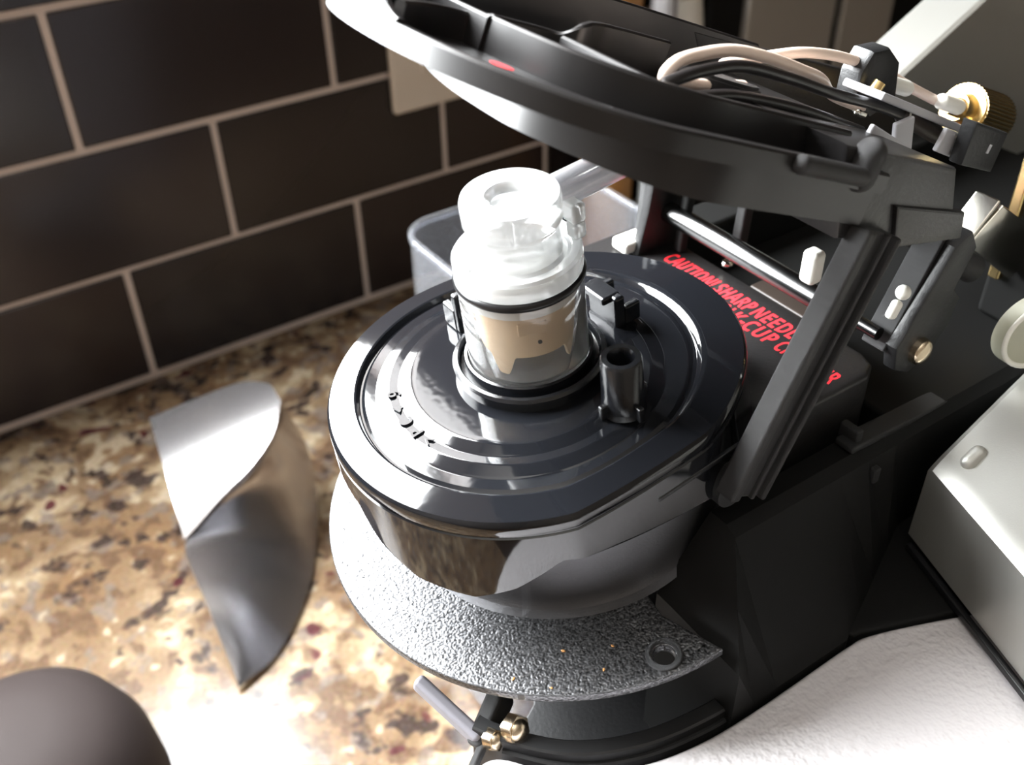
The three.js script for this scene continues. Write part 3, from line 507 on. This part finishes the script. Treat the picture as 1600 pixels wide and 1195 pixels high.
    for (let k = 0; k < 3; k++) for (let i = 0; i < n; i++) { const a = k * n + i, b = k * n + (i + 1) % n; idx.push(a, b, a + n, b, b + n, a + n); }
    for (const k of [0, 3]) { const f = THREE.ShapeUtils.triangulateShape(pr.map(([x, y]) => new THREE.Vector2(x, y)), []); for (const [a, b, c] of f) k === 0 ? idx.push(k * n + a, k * n + c, k * n + b) : idx.push(k * n + a, k * n + b, k * n + c); }
    const g = new THREE.BufferGeometry(); g.setAttribute('position', new THREE.Float32BufferAttribute(pos, 3)); g.setIndex(idx);
    const c = toCreasedNormals(g, 0.35); c.setAttribute('uv', new THREE.Float32BufferAttribute(new Float32Array(c.attributes.position.count * 2), 2)); return planarUV(fixWinding(c));
  };
  const near = part('handle_arm', arm(0.4825, 0.560, 0.0640, 0.2240, 0.0215, -0.36, 0.15), M.silver, maker);
  near.userData.label = 'silver handle arm above the grey side shell';
  part('thumb_notch', new THREE.CapsuleGeometry(0.0018, 0.003, 6, 14).rotateZ(Math.PI / 2 + 0.4).translate(0.0695, 0.2486, 0.4885), M.silver, near);
  part('gasket', bar([0.0628, 0.2222, 0.4840], [0.0364, 0.2222, 0.5580], 0.0018, 0.0016, 0.0004), M.rubber, near);
  const farArm = part('handle_arm', arm(0.3855, 0.368, 0.1180, 0.180, 0.0775, 0, 0.14), M.silver, maker);
  farArm.userData.label = 'silver handle arm on the wall side';
  // column, foot and drip tray under it all
  part('rear_column', box(0.085, 0.300, 0.03, 0.232, 0.372, 0.493, 0.006), M.frameBlack, maker);
  part('foot', box(-0.055, 0.300, 0.0, 0.030, 0.372, 0.4935, 0.006), M.frameBlack, maker);
  const tray = part('drip_tray', box(-0.050, 0.075, 0.030, 0.036, 0.378, 0.488, 0.002), M.steel, maker);
  for (let i = 0; i < 7; i++) part('slot', box(-0.040, 0.062, 0.0361, 0.0365, 0.388 + i * 0.0140, 0.391 + i * 0.0140, 0), M.rubber, tray);
  // clear water tank on the wall side
  const rr = (x0, x1, z0, z1, r) => { const p = []; for (const [cx, cz, a] of [[x1 - r, z1 - r, 0], [x0 + r, z1 - r, 90], [x0 + r, z0 + r, 180], [x1 - r, z0 + r, 270]]) for (let i = 0; i <= 8; i++) { const t = THREE.MathUtils.degToRad(a + i * 11.25); p.push([cx + r * Math.cos(t), cz + r * Math.sin(t)]); } return p; };
  const oo = rr(0.0370, 0.112, 0.292, 0.366, 0.012); oo.push(oo[0]);
  const tank = part('water_tank', wall(oo, 0.0010, 0.004, 0.226), M.smoked, maker);
  tank.userData.label = 'clear water tank on the wall side of the machine';
  part('tank_floor', slab(oo.slice(0, -1), 0.0, 0.004, 0.0005), M.smoked, tank);
  part('tank_rim', wall(oo, 0.0022, 0.2250, 0.2272), M.smoked, tank);
}

// ------------------------------------------------------------------ loose pieces on the worktop
function sheet(rows, t) { // a curved sheet with thickness t from a grid of points
  const m = rows.length, n = rows[0].length, top = rows.flat().map((p) => V(...p)), pos = [], idx = [];
  const g0 = new THREE.BufferGeometry(); const id = [];
  for (let i = 0; i < m - 1; i++) for (let j = 0; j < n - 1; j++) { const a = i * n + j, b = a + 1, c = a + n, d = c + 1; id.push(a, b, c, b, d, c); }
  g0.setAttribute('position', new THREE.Float32BufferAttribute(top.flatMap((p) => p.toArray()), 3)); g0.setIndex(id); g0.computeVertexNormals();
  const nn = g0.attributes.normal; let up = 0; for (let i = 0; i < nn.count; i++) up += nn.getY(i); const sg = up < 0 ? -1 : 1;
  const low = top.map((p, i) => V(p.x - sg * nn.getX(i) * t, Math.max(0.0002, p.y - sg * nn.getY(i) * t), p.z - sg * nn.getZ(i) * t));
  for (const p of [...top, ...low]) pos.push(...p.toArray());
  const K = top.length;
  for (let k = 0; k < id.length; k += 3) { idx.push(id[k], id[k + 1], id[k + 2]); idx.push(K + id[k], K + id[k + 2], K + id[k + 1]); }
  const edge = (a, b) => idx.push(a, K + a, b, b, K + a, K + b);
  for (let j = 0; j < n - 1; j++) { edge(j + 1, j); edge((m - 1) * n + j, (m - 1) * n + j + 1); }
  for (let i = 0; i < m - 1; i++) { edge(i * n, (i + 1) * n); edge((i + 2) * n - 1, (i + 1) * n - 1); }
  const g = new THREE.BufferGeometry(); g.setAttribute('position', new THREE.Float32BufferAttribute(pos, 3)); g.setIndex(idx);
  const c = toCreasedNormals(g, 0.5); c.setAttribute('uv', new THREE.Float32BufferAttribute(new Float32Array(c.attributes.position.count * 2), 2));
  return fixWinding(c);
}
{ // silver cover taken off the machine
  const t = thing('handle_cover', 'curved satin silver cover piece lying on the granite beside the tiles', 'machine cover');
  const cv = (pts) => new THREE.CatmullRomCurve3(pts.map((p) => V(...p)), false, 'centripetal');
  const lay = (x, z) => { const t = Math.max(0, (z - 0.112) / 0.089); return 0.058 + 0.008 * t - 0.0185 * Math.pow(t, 3) + 0.14 * (x + 0.04); };   // height of the upper face
  const left = cv([[-0.0307, 0.0613, 0.1207], [-0.0381, 0.0551, 0.1668], [-0.0439, 0.0443, 0.2013]]);
  const crease = cv([[0.0279, 0.0666, 0.1586], [0.0154, 0.0613, 0.1751], [-0.0010, 0.0560, 0.1856], [-0.0191, 0.0513, 0.1918], [-0.0354, 0.0467, 0.1983], [-0.0439, 0.0443, 0.2013]]);
  const topE = cv([[-0.0307, 0.0613, 0.1207], [-0.0077, 0.0647, 0.1239], [0.0188, 0.0684, 0.1304], [0.0282, 0.0688, 0.1425], [0.0279, 0.0666, 0.1586]]);
  // upper face: flat by the tiles, rolling off towards the crease
  const up = []; for (let i = 0; i <= 44; i++) { const v = i / 44, row = []; for (let j = 0; j <= 36; j++) { const u = j / 36; const a = topE.getPoint(u), b = crease.getPoint(1 - u), L = left.getPoint(v); const p = a.clone().lerp(b, v); p.add(L.clone().sub(topE.getPoint(0).lerp(crease.getPoint(1), v)).multiplyScalar(1 - u)); p.y = lay(p.x, p.z); row.push(p.toArray()); } up.push(row); }
  part('upper_face', sheet(up, 0.0025), M.shell, t);
  const outer = cv([[0.0279, 0.0666, 0.1586], [0.0375, 0.034, 0.1560], [0.0365, 0.010, 0.164], [0.024, 0.0026, 0.190], [0.001, 0.0026, 0.226], [-0.028, 0.0026, 0.2525], [-0.049, 0.0035, 0.260]]);
  const inner = cv([[0.0279, 0.0666, 0.1586], [0.0154, 0.0613, 0.1751], [-0.0010, 0.0560, 0.1856], [-0.0191, 0.0513, 0.1918], [-0.0354, 0.0467, 0.1983], [-0.0439, 0.0443, 0.2013], [-0.047, 0.028, 0.230], [-0.049, 0.0035, 0.260]]);
  const lo = []; for (let i = 0; i <= 40; i++) { const v = i / 40, row = []; for (let j = 0; j <= 40; j++) { const u = j / 40, a = inner.getPointAt(u), b = outer.getPointAt(u), p = a.clone().lerp(b, v); p.y += 0.010 * Math.sin(Math.PI * v) * Math.sin(Math.PI * Math.pow(u, 0.8)); row.push(p.toArray()); } lo.push(row); }
  part('lower_face', sheet(lo, 0.0025), M.shell, t);
}
{ // dark dished cup by the near edge of the worktop
  const t = thing('pod_cup', 'dark brown rounded plastic cup piece lying near the worktop edge', 'machine part');
  part('dome', lathe([[0.0001, 0.056], [0.016, 0.0550], [0.032, 0.0500], [0.043, 0.040], [0.0490, 0.024], [0.0510, 0.0], [0.0485, 0.0], [0.046, 0.022], [0.040, 0.037], [0.0001, 0.053]], 80).translate(-0.138, 0.0, 0.270), M.darkCup, t);
}

// ------------------------------------------------------------------ things further along the worktop
{
  const t = thing('countertop_appliance', 'black countertop appliance with two brushed steel doors behind the machine', 'appliance');
  part('body', box(0.405, 0.700, 0.006, 0.300, 0.010, 0.058, 0.004), M.frameBlack, t);
  for (const [x0, x1] of [[0.4385, 0.5305], [0.5400, 0.5990]]) part('door', box(x0, x1, 0.020, 0.285, 0.056, 0.064, 0.002), M.steel, t);
  for (const x of [0.42, 0.68]) part('foot', box(x - 0.008, x + 0.008, 0, 0.007, 0.02, 0.05, 0.001), M.rubber, t);
  part('indicator', box(0.648, 0.662, 0.150, 0.156, 0.0575, 0.0590, 0.0005), M.red, t);
}
{
  const t = thing('utensil_crock', 'small wooden crock on the worktop beside the steel appliance', 'crock');
  part('body', lathe([[0.0001, 0], [0.017, 0], [0.019, 0.02], [0.019, 0.19], [0.0175, 0.205], [0.0165, 0.205], [0.0165, 0.01], [0.0001, 0.01]], 48).translate(0.332, 0, 0.045), M.wood, t);
  const m = thing('cream_mug', 'cream ceramic canister between crock and steel appliance', 'canister');
  part('body', lathe([[0.0001, 0], [0.016, 0], [0.0175, 0.01], [0.0175, 0.165], [0.015, 0.185], [0.0001, 0.19]], 48).translate(0.380, 0, 0.055), M.cream, m);
  const j = thing('spice_jar', 'grey glass jar on the worktop next to wooden crock', 'jar');
  part('body', lathe([[0.0001, 0], [0.008, 0], [0.009, 0.01], [0.009, 0.16], [0.007, 0.175], [0.0001, 0.176]], 40).translate(0.3535, 0, 0.070), M.greyGlass, j);
  part('lid', lathe([[0.0001, 0.174], [0.0085, 0.174], [0.0085, 0.195], [0.0001, 0.196]], 32).translate(0.3535, 0, 0.070), M.zinc, j);
}

renderer.render(scene, camera);
